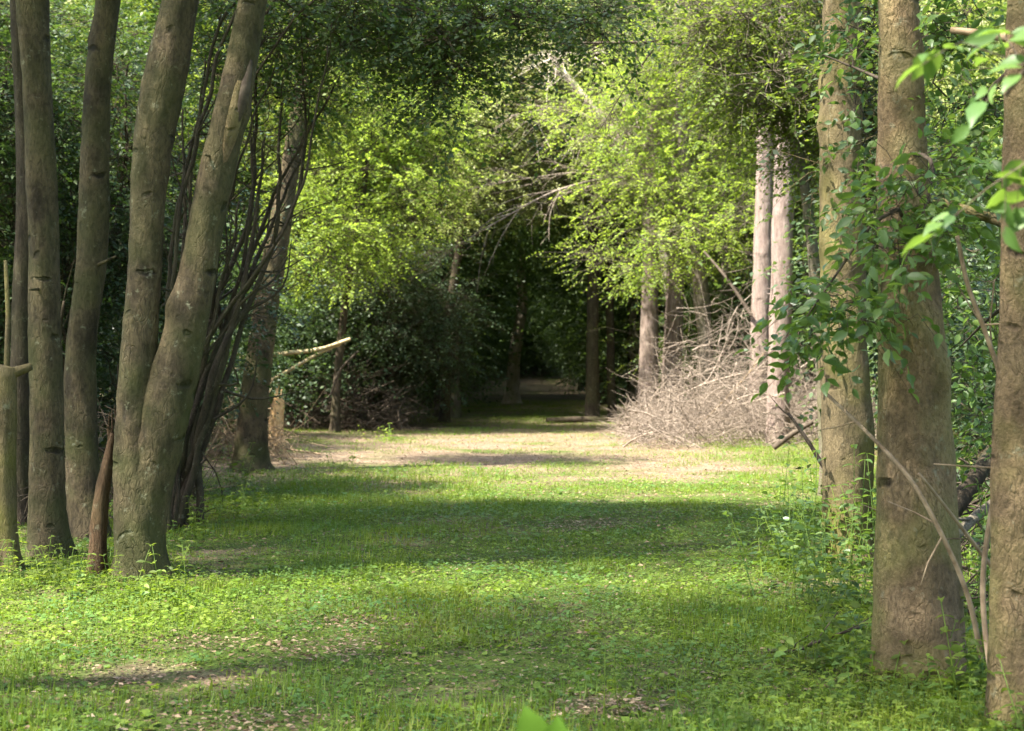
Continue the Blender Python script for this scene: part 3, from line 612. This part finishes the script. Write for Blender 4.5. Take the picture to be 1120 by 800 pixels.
for (x, y, kd, sc, lab) in [(-5.6, 26, 0, .62, 'low dark bush left of the leaning trunk'), (-7.4, 28.5, 1, .9, 'dark bush behind the leaning trunk'), (-6.4, 33.5, 1, .8, 'dark bush between the leaning trunk and the tunnel'), (-5.2, 38.5, 0, .9, 'dark bush below the fresh green tree left of the tunnel'),
    (-8.2, 22, 1, .9, 'dark bush behind the crooked left trunk'), (-7.6, 17.5, 0, .9, 'dark bush behind the leftmost stump'), (-10, 25, 1, 1.1, 'large dark bush far behind the straight trunk'), (-3.6, 42.5, 1, .85, 'dark bush close beside the left mouth of the tunnel'),
    (5.4, 41, 1, .75, 'dark bush behind the brush heap'), (8.0, 38, 0, 1.1, 'bush behind the pine pair'), (7.4, 26, 1, .95, 'bush behind the mossy trunk'), (5.6, 17, 0, .8, 'bush behind the thickest right trunk'), (4.6, 12.6, 0, .62, 'bush between the thickest trunk and the trunk at the right edge'), (8.5, 19, 1, 1.0, 'larger bush behind the trunk at the right edge')]:
    put(BUSH[kd], x, y, lab, None, sc)
for i in range(13):
    put(BUSH[i % 2], -9.5 - 1.9 * (i % 4) + RNG.uniform(-.6, .6), 18 + 1.9 * i, 'dark bush in the shade of the wood behind the left trunks', 'bushes in the wood on the left', RNG.uniform(1.0, 1.35))
for i in range(12):
    put(BUSH[(i + 1) % 2], 9.0 + 2.2 * (i % 3) + RNG.uniform(-.6, .6), 14 + 2.6 * i, 'bush in the wood behind the right trunks', 'bushes in the wood on the right', RNG.uniform(1.0, 1.3))
for i in range(9):
    put(KIND[i % 2], -15 - 3.5 * (i % 3), 22 + 3.4 * i, 'tree in the shade of the wood behind the left trunks', 'trees in the wood on the left', RNG.uniform(.9, 1.1))
    put(KIND[i % 2], 15 + 3.2 * (i % 3), 18 + 3.8 * i, 'tree in the wood behind the right trunks', 'trees in the wood on the right', RNG.uniform(.9, 1.1))
for x, y in ((-9, -9), (-5, -12), (-1.5, -15), (3, -13), (7, -10), (10, -5), (-11, -4)):  # unseen trees, added to cut the sky light on the left trunks
    put(KIND[abs(x + y) % 2 > .6], x, y, 'unseen tree added behind the camera to block sky light', 'unseen trees added behind the camera', 1.1)
# trees left of the lane outside the view: their crowns shade the lane
def shade_tree(label, x, y, ells, n, seed, leaf=.075):
    p = [np.array([x, y, 0.]), np.array([x + .2, y, 3.]), np.array([x + .3, y, 6.]), np.array([x + .6, y, 8.5])]
    make_tree('broadleaf_tree', label, 'tree', [(p, [.2, .16, .12, .04])], B_LEFT, M_MID,
        [dict(ells=ells, nclump=n, per=24, leaf=leaf, nl=7, slen=.5, sig=.55, shell=.1)], seed=seed, sides=14)
shade_tree('spreading tree left of the lane beside the camera, its bough reaching over the lane', -4.9, 6.6, [EW(-1.9, 5.6, 8.8, 1.7, 1.5, 1.4), EW(-4.2, 6.6, 9.4, 2.0, 2.0, 1.5)], 100, 301)
shade_tree('tree left of the lane a few steps ahead of the camera', -6.8, 10.2, [EW(-6.5, 10.0, 9, 2.4, 1.8, 1.8)], 50, 302)
shade_tree('tree left of the lane just behind the camera', -6.2, 4.0, [EW(-5.5, 4.4, 9, 2.6, 1.8, 1.8)], 56, 303)
shade_tree('tree left of the lane beyond the stump and outside the view', -8.4, 13.0, [EW(-8.0, 12.6, 9, 2.2, 1.6, 2.0)], 48, 304)

# ------------------------------------------------------------------ brush heap, dead sticks
def heap(label, x0, x1, y0, y1, h, n, mat, seed, name='brush_heap', rmax=.012, lmax=1.5):
    rng = np.random.default_rng(seed); u = rng.uniform(0, 1, n); v = rng.uniform(0, 1, n)
    x = x0 + u * (x1 - x0); y = y0 + v * (y1 - y0)
    top = h * (np.sin(u * math.pi) ** .5) * (0.55 + .45 * np.sin(v * math.pi)) * (1 + .45 * np.sin(u * 9 + seed) * np.sin(v * 5 + 1) + .3 * np.sin(u * 23 + v * 7))
    z = terrain(x, y) + rng.uniform(0, 1, n) ** 1.3 * np.maximum(top, .1)
    c = np.stack([x, y, z], 1); D = nrm(rng.normal(size=(n, 3)) * np.array([1, .7, .75])); L = rng.uniform(.25, lmax, n)
    m = MB(); a = c - D * L[:, None] / 2; b = c + D * L[:, None] / 2
    a[:, 2] = np.maximum(a[:, 2], terrain(a[:, 0], a[:, 1]) + .01); b[:, 2] = np.maximum(b[:, 2], terrain(b[:, 0], b[:, 1]) + .01)
    rr_ = np.minimum(.0035 + rng.exponential(rmax * .28, n), rmax * 2.4); m.twigs(a, b, rr_, rr_ * .4, .09, 4, rng)
    for s in range(2):
        t = rng.uniform(.3, 1, (n, 1)); q = a * (1 - t) + b * t; m.twigs(q, q + nrm(D + rng.normal(size=(n, 3)) * .7) * L[:, None] * rng.uniform(.2, .5, (n, 1)), rr_ * .5, rr_ * .2, .08, 3, rng)
    o = m.build(name, mat, None, (float((x0 + x1) / 2), float((y0 + y1) / 2), 0)); return tag(o, label, 'brush heap')
heap('pale tangled bank of dead twigs round the pine trunks in the sun', 2.3, 8.0, 29.3, 36.5, 1.5, 2200, W_DEAD, 81)
heap('looser wispy heap of dead twigs standing up between the pine trunks', 2.8, 6.2, 31.5, 36.5, 2.9, 800, W_DEAD, 86, lmax=1.9)
heap('low brown tangle of dead twigs left of the leaning trunk', -5.6, -3.6, 24.5, 27, 1.0, 320, W_BROWN, 82)
heap('dark tangle of dead branches under the bush left of the tunnel', -5.6, -2.4, 37.2, 39.4, 1.5, 420, W_DARK, 83, rmax=.02, lmax=2.0)
heap('brown twig litter heaped behind the leftmost trunks', -5.8, -3.2, 15.2, 17.5, 1.3, 300, W_DARK, 84)
heap('dead twigs tangled behind the trunk at the right edge', 2.9, 4.4, 9.6, 11.4, 1.2, 260, W_DARK, 85)
def stick(label, pts, r0, r1, mat, name='fallen_branch', side=3, seed=1):
    rng = np.random.default_rng(seed); w = [P(*q) for q in pts]; q, rd = resample(w, np.linspace(r0, r1, len(w)), .06); m = MB(); m.tube(q, rd, 9, bumps(seed, .07, 0, 0, 3))
    for k in range(side):
        i = int(rng.uniform(.25, .85) * len(q)); dv = nrm(nrm(q[i + 1] - q[i]) * .6 + rng.normal(size=3) * .6); L = rng.uniform(.15, .4)
        m.tube([q[i], q[i] + dv * L * .5, q[i] + dv * L + rng.normal(size=3) * .03], [rd[i] * .5, rd[i] * .35, .003], 5)
    o = m.build(name, mat, None, q[0]); return tag(o, label, 'branch')
stick('long thin dead branch leaning across the foot of the thickest right trunk', [(1074, 720, 7.9), (1058, 650, 7.85), (1030, 585, 7.85), (996, 525, 7.9), (955, 480, 8.1), (905, 432, 8.4)], .014, .009, W_BROWN, seed=2)
stick('straight brown stick propped between the two right trunks', [(1086, 622, 8.2), (1050, 575, 8.1), (1005, 518, 7.95)], .011, .008, W_BROWN, seed=3, side=1)
stick('bent dead sapling pole rising right of the thickest trunk', [(1110, 800, 7.0), (1092, 770, 7.3), (1075, 640, 7.6), (1090, 520, 7.6), (1098, 430, 7.6), (1080, 370, 7.6), (1058, 310, 7.6), (1047, 258, 7.6)], .015, .010, W_BROWN, seed=4, side=4)
stick('thick mossy bough jutting level right of the thickest trunk', [(1117, 252, 7.25), (1080, 238, 8.2), (1030, 222, 8.35)], .03, .022, B_MOSSY, seed=5, side=2)
stick('short dead bough high up at the right edge', [(1119, 47, 7.25), (1080, 38, 8.1), (1040, 33, 8.2)], .028, .015, W_BROWN, seed=6, side=1)
stick('dark log lying between the two right trunks', [(1040, 560, 10.2), (1065, 525, 10.4), (1095, 480, 10.8)], .06, .05, B_DARK, seed=7, side=0)
stick('second slimmer log lying below the dark log', [(1040, 592, 9.8), (1068, 565, 10), (1100, 540, 10.2)], .035, .03, B_GREY, seed=8, side=1)
stick('crooked dark branch lying in the weeds left of the thickest trunk', [(840, 712, 8.9), (870, 712, 8.9), (900, 700, 8.95), (940, 686, 9)], .012, .008, W_DARK, seed=9)
stick('dark bent stick poking up by the mossy trunk', [(902, 512, 13.6), (882, 480, 13.7), (862, 452, 13.8)], .02, .012, W_DARK, seed=10, side=1)
stick('thick broken bough at the base of the brush heap', [(846, 490, 25.5), (862, 478, 25.5), (888, 462, 25.7)], .05, .04, W_DARK, seed=11, side=1)
stick('split pale branch end jutting out left of the tunnel', [(262, 392, 34.5), (318, 386, 34), (345, 383, 34), (383, 371, 33.6)], .05, .034, W_PALE, seed=12, side=0)
stick('second split branch end just below the pale one', [(268, 432, 34.5), (322, 402, 34), (350, 386, 34), (372, 377, 33.8)], .04, .024, W_PALE, seed=13, side=0)
stick('pale dead branch slanting before the dark tangle', [(362, 432, 35), (372, 405, 35), (392, 384, 35)], .03, .02, W_DARK, seed=14, side=1)
stick('dead branch leaning through the brush heap', [(760, 470, 31.9), (800, 430, 32.2), (840, 380, 33), (858, 350, 33.5)], .022, .012, W_BROWN, seed=15)
stick('dark slanting branch above the brush heap', [(822, 345, 33.8), (795, 305, 34), (770, 275, 34.4)], .045, .02, W_DARK, seed=16)
p0 = P(590, 467, 41.2)
lg = MB(); q, rd = resample([P(598, 460, 42), P(640, 459, 42.2), P(690, 460, 42.4)], [.07, .08, .065], .15); lg.tube(q, rd, 12, bumps(91, .08, 0, 0, 4)); tag(lg.build('fallen_log', B_DARK, None, q[0]), 'dark log lying across the mouth of the tunnel', 'log')

# ------------------------------------------------------------------ low plants
def weed(seed, h, ns, leaf, leafm, name='weed_plant', tm='o', width=.5, sp=.12, pairs=5):
    rng = np.random.default_rng(seed); lf = MB(); r = thing(name, '', 'weed', (0, 0, 0))
    for k in range(ns):
        st = MB()
        b = np.array([rng.normal() * sp, rng.normal() * sp, -.02]); t = b + np.array([rng.normal() * .3, rng.normal() * .3, 1]) * h * rng.uniform(.5, 1.1)
        st.tube([b, b * .5 + t * .5 + rng.normal(size=3) * .02, t], [.004, .003, .002], 5); st.build('stem', M_COVER, r)
        n = pairs * 2; tt = np.repeat(np.linspace(.25, 1, pairs), 2)[:, None]; pos = b * (1 - tt) + t * tt
        a = rng.uniform(0, 6.28) + np.repeat(np.arange(pairs) * 1.6, 2) + np.tile([0, math.pi], pairs) + rng.normal(size=n) * .3
        dr = np.stack([np.cos(a), np.sin(a), rng.uniform(-.35, .45, n)], 1); lf.leaves(pos, dr, UP[None] + rng.normal(size=(n, 3)) * .3, leaf * rng.uniform(.6, 1.15, n) * np.linspace(1.1, .7, n), tm, width)
    lf.build('foliage', leafm, r, smooth=False); return r
WK = [weed(101, .32, 5, .075, M_COVER), weed(102, .5, 5, .09, M_MID, pairs=6), weed(103, .22, 6, .06, M_LIME, pairs=4), weed(104, .85, 6, .10, M_BIG, 'sapling', sp=.18, pairs=6)]
def plant(k, px, d, label, group=None, sc=1.0):
    x = (px - CX) / F * d; return put(WK[k], x, d, label, group, sc)
for i in range(30):
    plant([0, 1, 2][i % 3], RNG.uniform(-30, 200), RNG.uniform(10.2, 12.6), 'leafy weed growing round the feet of the left trunks', 'weeds round the left trunks', RNG.uniform(.5, .85))
for i in range(18):
    plant([0, 1, 2, 0][i % 4], RNG.uniform(880, 1150), RNG.uniform(7.0, 9.0), 'leafy weed growing round the feet of the right trunks', 'weeds round the right trunks', RNG.uniform(.7, 1.15))
for px, d, s, lab in [(905, 10.8, 1.1, 'leafy sapling before the foot of the mossy trunk'), (948, 10.2, 1.0, 'leafy sapling squeezed between the mossy and the thickest trunk'), (890, 12.0, .9, 'leafy sapling left of the mossy trunk'), (930, 9.6, .8, 'low sapling beside the lying dark branch'),
                    (1075, 9.6, 1.0, 'leafy sapling between the thickest trunk and the right edge'), (860, 13.2, .6, 'small sapling at the lane edge left of the mossy trunk')]:
    plant(3, px, d, lab, None, s)
for i in range(26):
    plant([0, 2, 0, 2, 1][i % 5], RNG.uniform(700, 1130), RNG.uniform(6.6, 8.2), 'low leafy weed in the thick growth at the lower right', 'weeds at the lower right', RNG.uniform(.45, .8))
for i in range(11):
    plant(3, RNG.uniform(852, 962), RNG.uniform(10.0, 13.4), 'broad leaved sapling in the thicket between the lane and the mossy trunk', 'saplings by the mossy trunk', RNG.uniform(.7, 1.15))
for i in range(8):
    plant(3, RNG.uniform(1040, 1130), RNG.uniform(8.8, 11.0), 'broad leaved sapling behind the trunk at the right edge', 'saplings behind the right edge trunk', RNG.uniform(.7, 1.2))
for i in range(12):
    plant([0, 1][i % 2], RNG.uniform(840, 960), RNG.uniform(13, 24), 'weed along the right border of the lane', 'weeds along the right border', RNG.uniform(.7, 1.1))
for i in range(12):
    plant([0, 1][i % 2], RNG.uniform(190, 290), RNG.uniform(14, 22), 'weed along the left border of the lane', 'weeds along the left border', RNG.uniform(.6, 1.0))
plant(2, 420, 32.5, 'small bright tuft alone on the bare soil of the clearing', None, 1.8)
plant(1, 372, 23.5, 'lone green weed at the near edge of the clearing', None, .9)
plant(1, 245, 21.5, 'green weed before the foot of the leaning trunk', None, 1.1)
plant(0, 265, 17.5, 'small dark leafed weed in the grass left of the lane', None, 1.1)
plant(2, 575, 12.2, 'small weed in the middle of the lane', None, .6)
# broad dock leaf low in front
b = P(590, 860, 3.4); b[2] = float(terrain(b[0], b[1])); rt = thing('dock_plant', 'bright broad leaved dock plant at the bottom middle edge', 'weed', b); lf = MB()
for px, py, tx, ty, sz in ((590, 846, 577, 776, .14), (602, 850, 612, 794, .125), (575, 850, 548, 815, .11)):
    p0 = P(px, py, 3.4); p1 = P(tx, ty, 3.38); lf.leaves(np.array([p0]), np.array([p1 - p0 + np.array([0, .03, 0])]), np.array([[.25, -1, .6]]), np.array([sz]), 'o', .75)
    st = MB(); st.tube([b, b * .4 + p0 * .6 + np.array([.01, 0, 0]), p0], [.004, .003, .002], 6); st.build('stalk', M_COVER, rt, b)
lf.build('foliage', M_DOCK, rt, b, smooth=True)

# leafy boughs with large leaves before the right trunks
def big_leaf(label, pts, d, ells, n, seed, leaf=.095, leafm=M_BIG, per=5, nl=7, r0=.014, slen=.22):
    rng = np.random.default_rng(seed); w = [P(a, b, d + c) for a, b, c in pts]; q, rd = resample(w, np.linspace(r0, .004, len(w)), .08)
    root = thing('leafy_bough', label, 'branch', q[0]); wd = MB(); wd.tube(q, rd, 7); lf = MB()
    grow(rng, lf, wd, ells, n, per, leaf, nl=nl, slen=slen, sig=.10, roots=list(q[2::2]), rr=.008, droop=.8, tm='o', width=.5, flat=.55, lim=.008, twr=.0022)
    wd.build('branchwork', W_DARK, root, q[0]); lf.build('foliage', leafm, root, q[0], smooth=True); return root
big_leaf('broad leaved bough hanging before the mossy and the thickest trunk', [(988, 240, .4), (975, 232, .05), (955, 245, 0), (915, 300, 0), (880, 350, 0)], 8.0, [E(965, 250, 8, 18, 40, .2), E(925, 330, 8.1, 34, 34, .25), E(892, 372, 8.1, 24, 18, .2)], 13, 121, leaf=.085)
big_leaf('broad leaved bough across the upper part of the thickest trunk', [(986, 165, .5), (1020, 180, .2), (1015, 215, .1), (985, 290, 0)], 7.9, [E(1010, 230, 7.9, 50, 60, .25), E(980, 290, 7.9, 30, 30, .2), E(1040, 190, 8, 30, 50, .25)], 16, 122, leaf=.085)
big_leaf('green leafy bough filling the top right between trunk and edge', [(1119, 60, -1.15), (1090, 90, -.3), (1050, 120, .2), (1020, 90, .2)], 8.4, [E(1050, 100, 8.6, 50, 110, .4), E(1090, 150, 8.8, 40, 80, .35), E(1030, 30, 8.6, 50, 40, .3)], 42, 123, leaf=.07)
big_leaf('dark leafy bough at the top left of the thickest trunk', [(985, 100, -.1), (948, 80, .7), (900, 60, .8)], 8.6, [E(950, 70, 9.4, 16, 70, .3), E(952, 190, 9.6, 10, 80, .25)], 16, 124, leaf=.07, leafm=M_DARK)
big_leaf('leafy bough low between the thickest trunk and the right edge', [(1116, 340, -1.6), (1080, 350, 0), (1050, 380, .6)], 8.8, [E(1070, 330, 9.6, 40, 60, .4), E(1060, 440, 10, 40, 60, .4)], 30, 125, leaf=.07)
big_leaf('bright pale leaves close by at the top right edge', [(1345, 1046, 0), (1320, 600, 0), (1240, 200, 0), (1150, 60, 0), (1118, 80, 0), (1100, 105, 0)], 4.4, [E(1122, 60, 4.4, 12, 30, .1), E(1112, 120, 4.4, 10, 20, .08), E(1128, 160, 4.4, 8, 20, .08)], 6, 126, leaf=.10, leafm=M_BIG, per=2, nl=5, slen=.09)

# ------------------------------------------------------------------ grass, ground leaves, litter (uncountable)
na, nb, nc = wavy(201, .55), wavy(202, .22), wavy(203, 1.6)
BARE = [(370, 682, 60, 10), (350, 714, 70, 12), (665, 772, 70, 16), (160, 742, 60, 12), (280, 790, 90, 12), (640, 578, 60, 6), (700, 768, 50, 12), (230, 706, 50, 8)]
BW = [((a - CX) / F * (F * EYE / (b - CY)), F * EYE / (b - CY), c / F * F * EYE / (b - CY), max(.25, e * (F * EYE / (b - CY)) ** 2 / (F * EYE))) for a, b, c, e in BARE]
def cover(x, y):
    c = .80 + .20 * na(x, y) + .10 * nb(x, y) + .20 * nc(x, y)
    for bx, by, rx, ry in BW: c -= .95 * np.exp(-((x - bx) / rx) ** 2 - ((y - by) / ry) ** 2)
    s = np.clip((y - 20.5) / 4, 0, 1) * np.clip((43 - y) / 3, 0, 1); lane = np.clip((4.6 - np.abs(x + .1)) / 1.6, 0, 1)
    c -= s * lane * .62
    c -= np.clip((y - 60) / 8, 0, 1) * .35
    return c
def scatter(n, d0, d1, pw, seed, thr=None, spread=.36):
    rng = np.random.default_rng(seed); u = rng.uniform(0, 1, n); e = 2 - pw
    y = (d0 ** e + u * (d1 ** e - d0 ** e)) ** (1 / e); x = rng.uniform(-1, 1, n) * (spread * y + 1.2)
    k = np.ones(n, bool) if thr is None else rng.uniform(thr[0], thr[1], n) < cover(x, y)
    return x[k], y[k], rng
def on(x, y): return np.stack([x, y, terrain(x, y)], 1)
x, y, rng = scatter(420000, 4.6, 66, 1.5, 211, (0.1, 1.0)); n = len(x); gr = MB()
p = on(x, y); p[:, 2] -= .004; a = rng.uniform(0, 6.28, n); lean = rng.uniform(.1, 1.1, n)
D = np.stack([np.cos(a) * lean, np.sin(a) * lean, np.ones(n)], 1); L = rng.uniform(.03, .075, n) * (1 + .35 * np.clip(na(x, y), -1, 1))
gr.leaves(p, D, np.stack([-np.cos(a), -np.sin(a), lean], 1) + rng.normal(size=(n, 3)) * .3, L, 'b', .09)
tag(gr.build('grass', M_GRASS, smooth=False), kind='stuff', label='short green grass covering the woodland lane', cat='grass')
x, y, rng = scatter(640000, 4.6, 66, 1.5, 212, (0.05, .9)); n = len(x); gc = MB()
p = on(x, y); p[:, 2] += rng.uniform(.006, .05, n) * (1 + .5 * np.clip(nc(x, y), -.8, 1)); a = rng.uniform(0, 6.28, n)
gc.leaves(p, np.stack([np.cos(a), np.sin(a), rng.uniform(-.3, .5, n)], 1), UP[None] + rng.normal(size=(n, 3)) * .28, .012 + np.minimum(rng.exponential(.011, n), .045) * np.where(y > 14, 1.15, 1), 'q', .75)
tag(gc.build('ground_cover', M_COVER, smooth=False), kind='stuff', label='small round leaved ground cover among the grass', cat='ground cover')
x, y, rng = scatter(90000, 4.6, 60, 1.2, 213); n = len(x); lt = MB()
p = on(x, y); p[:, 2] += rng.uniform(.003, .02, n); a = rng.uniform(0, 6.28, n)
k = (y > 19) | (rng.uniform(0, 1, n) < .3); p = p[k]; a = a[k]; n = len(a)
lt.leaves(p, np.stack([np.cos(a), np.sin(a), rng.uniform(-.15, .25, n)], 1), UP[None] + rng.normal(size=(n, 3)) * .3, rng.uniform(.02, .055, n), 'q', .6)
for (bx, by, rx, ry) in BW:
    m = int(900 * rx * ry / .3); q = rng.normal(size=(m, 2)) * .62; px_ = bx + q[:, 0] * rx; py_ = by + q[:, 1] * ry; p = on(px_, py_); p[:, 2] += rng.uniform(.006, .03, m); a = rng.uniform(0, 6.28, m)
    lt.leaves(p, np.stack([np.cos(a), np.sin(a), rng.uniform(-.15, .25, m)], 1), UP[None] + rng.normal(size=(m, 3)) * .35, rng.uniform(.012, .045, m), 'q', .5)
tag(lt.build('leaf_litter', M_LITTER, smooth=False), kind='stuff', label='dry brown leaf litter strewn over the soil', cat='leaf litter')
x, y, rng = scatter(200000, 4.6, 44, 1.5, 214); n = len(x); cr = MB()
p = on(x, y); p[:, 2] += rng.uniform(.001, .006, n); a = rng.uniform(0, 6.28, n)
cr.leaves(p, np.stack([np.cos(a), np.sin(a), rng.uniform(-.15, .3, n)], 1), UP[None] + rng.normal(size=(n, 3)) * .4, rng.uniform(.008, .024, n), 'q', rng.choice([.25, .6]))
tag(cr.build('woodland_debris', M_CRUMB, smooth=False), kind='stuff', label='small brown crumbs of twig and leaf on the soil', cat='debris')
bpy.context.view_layer.update()
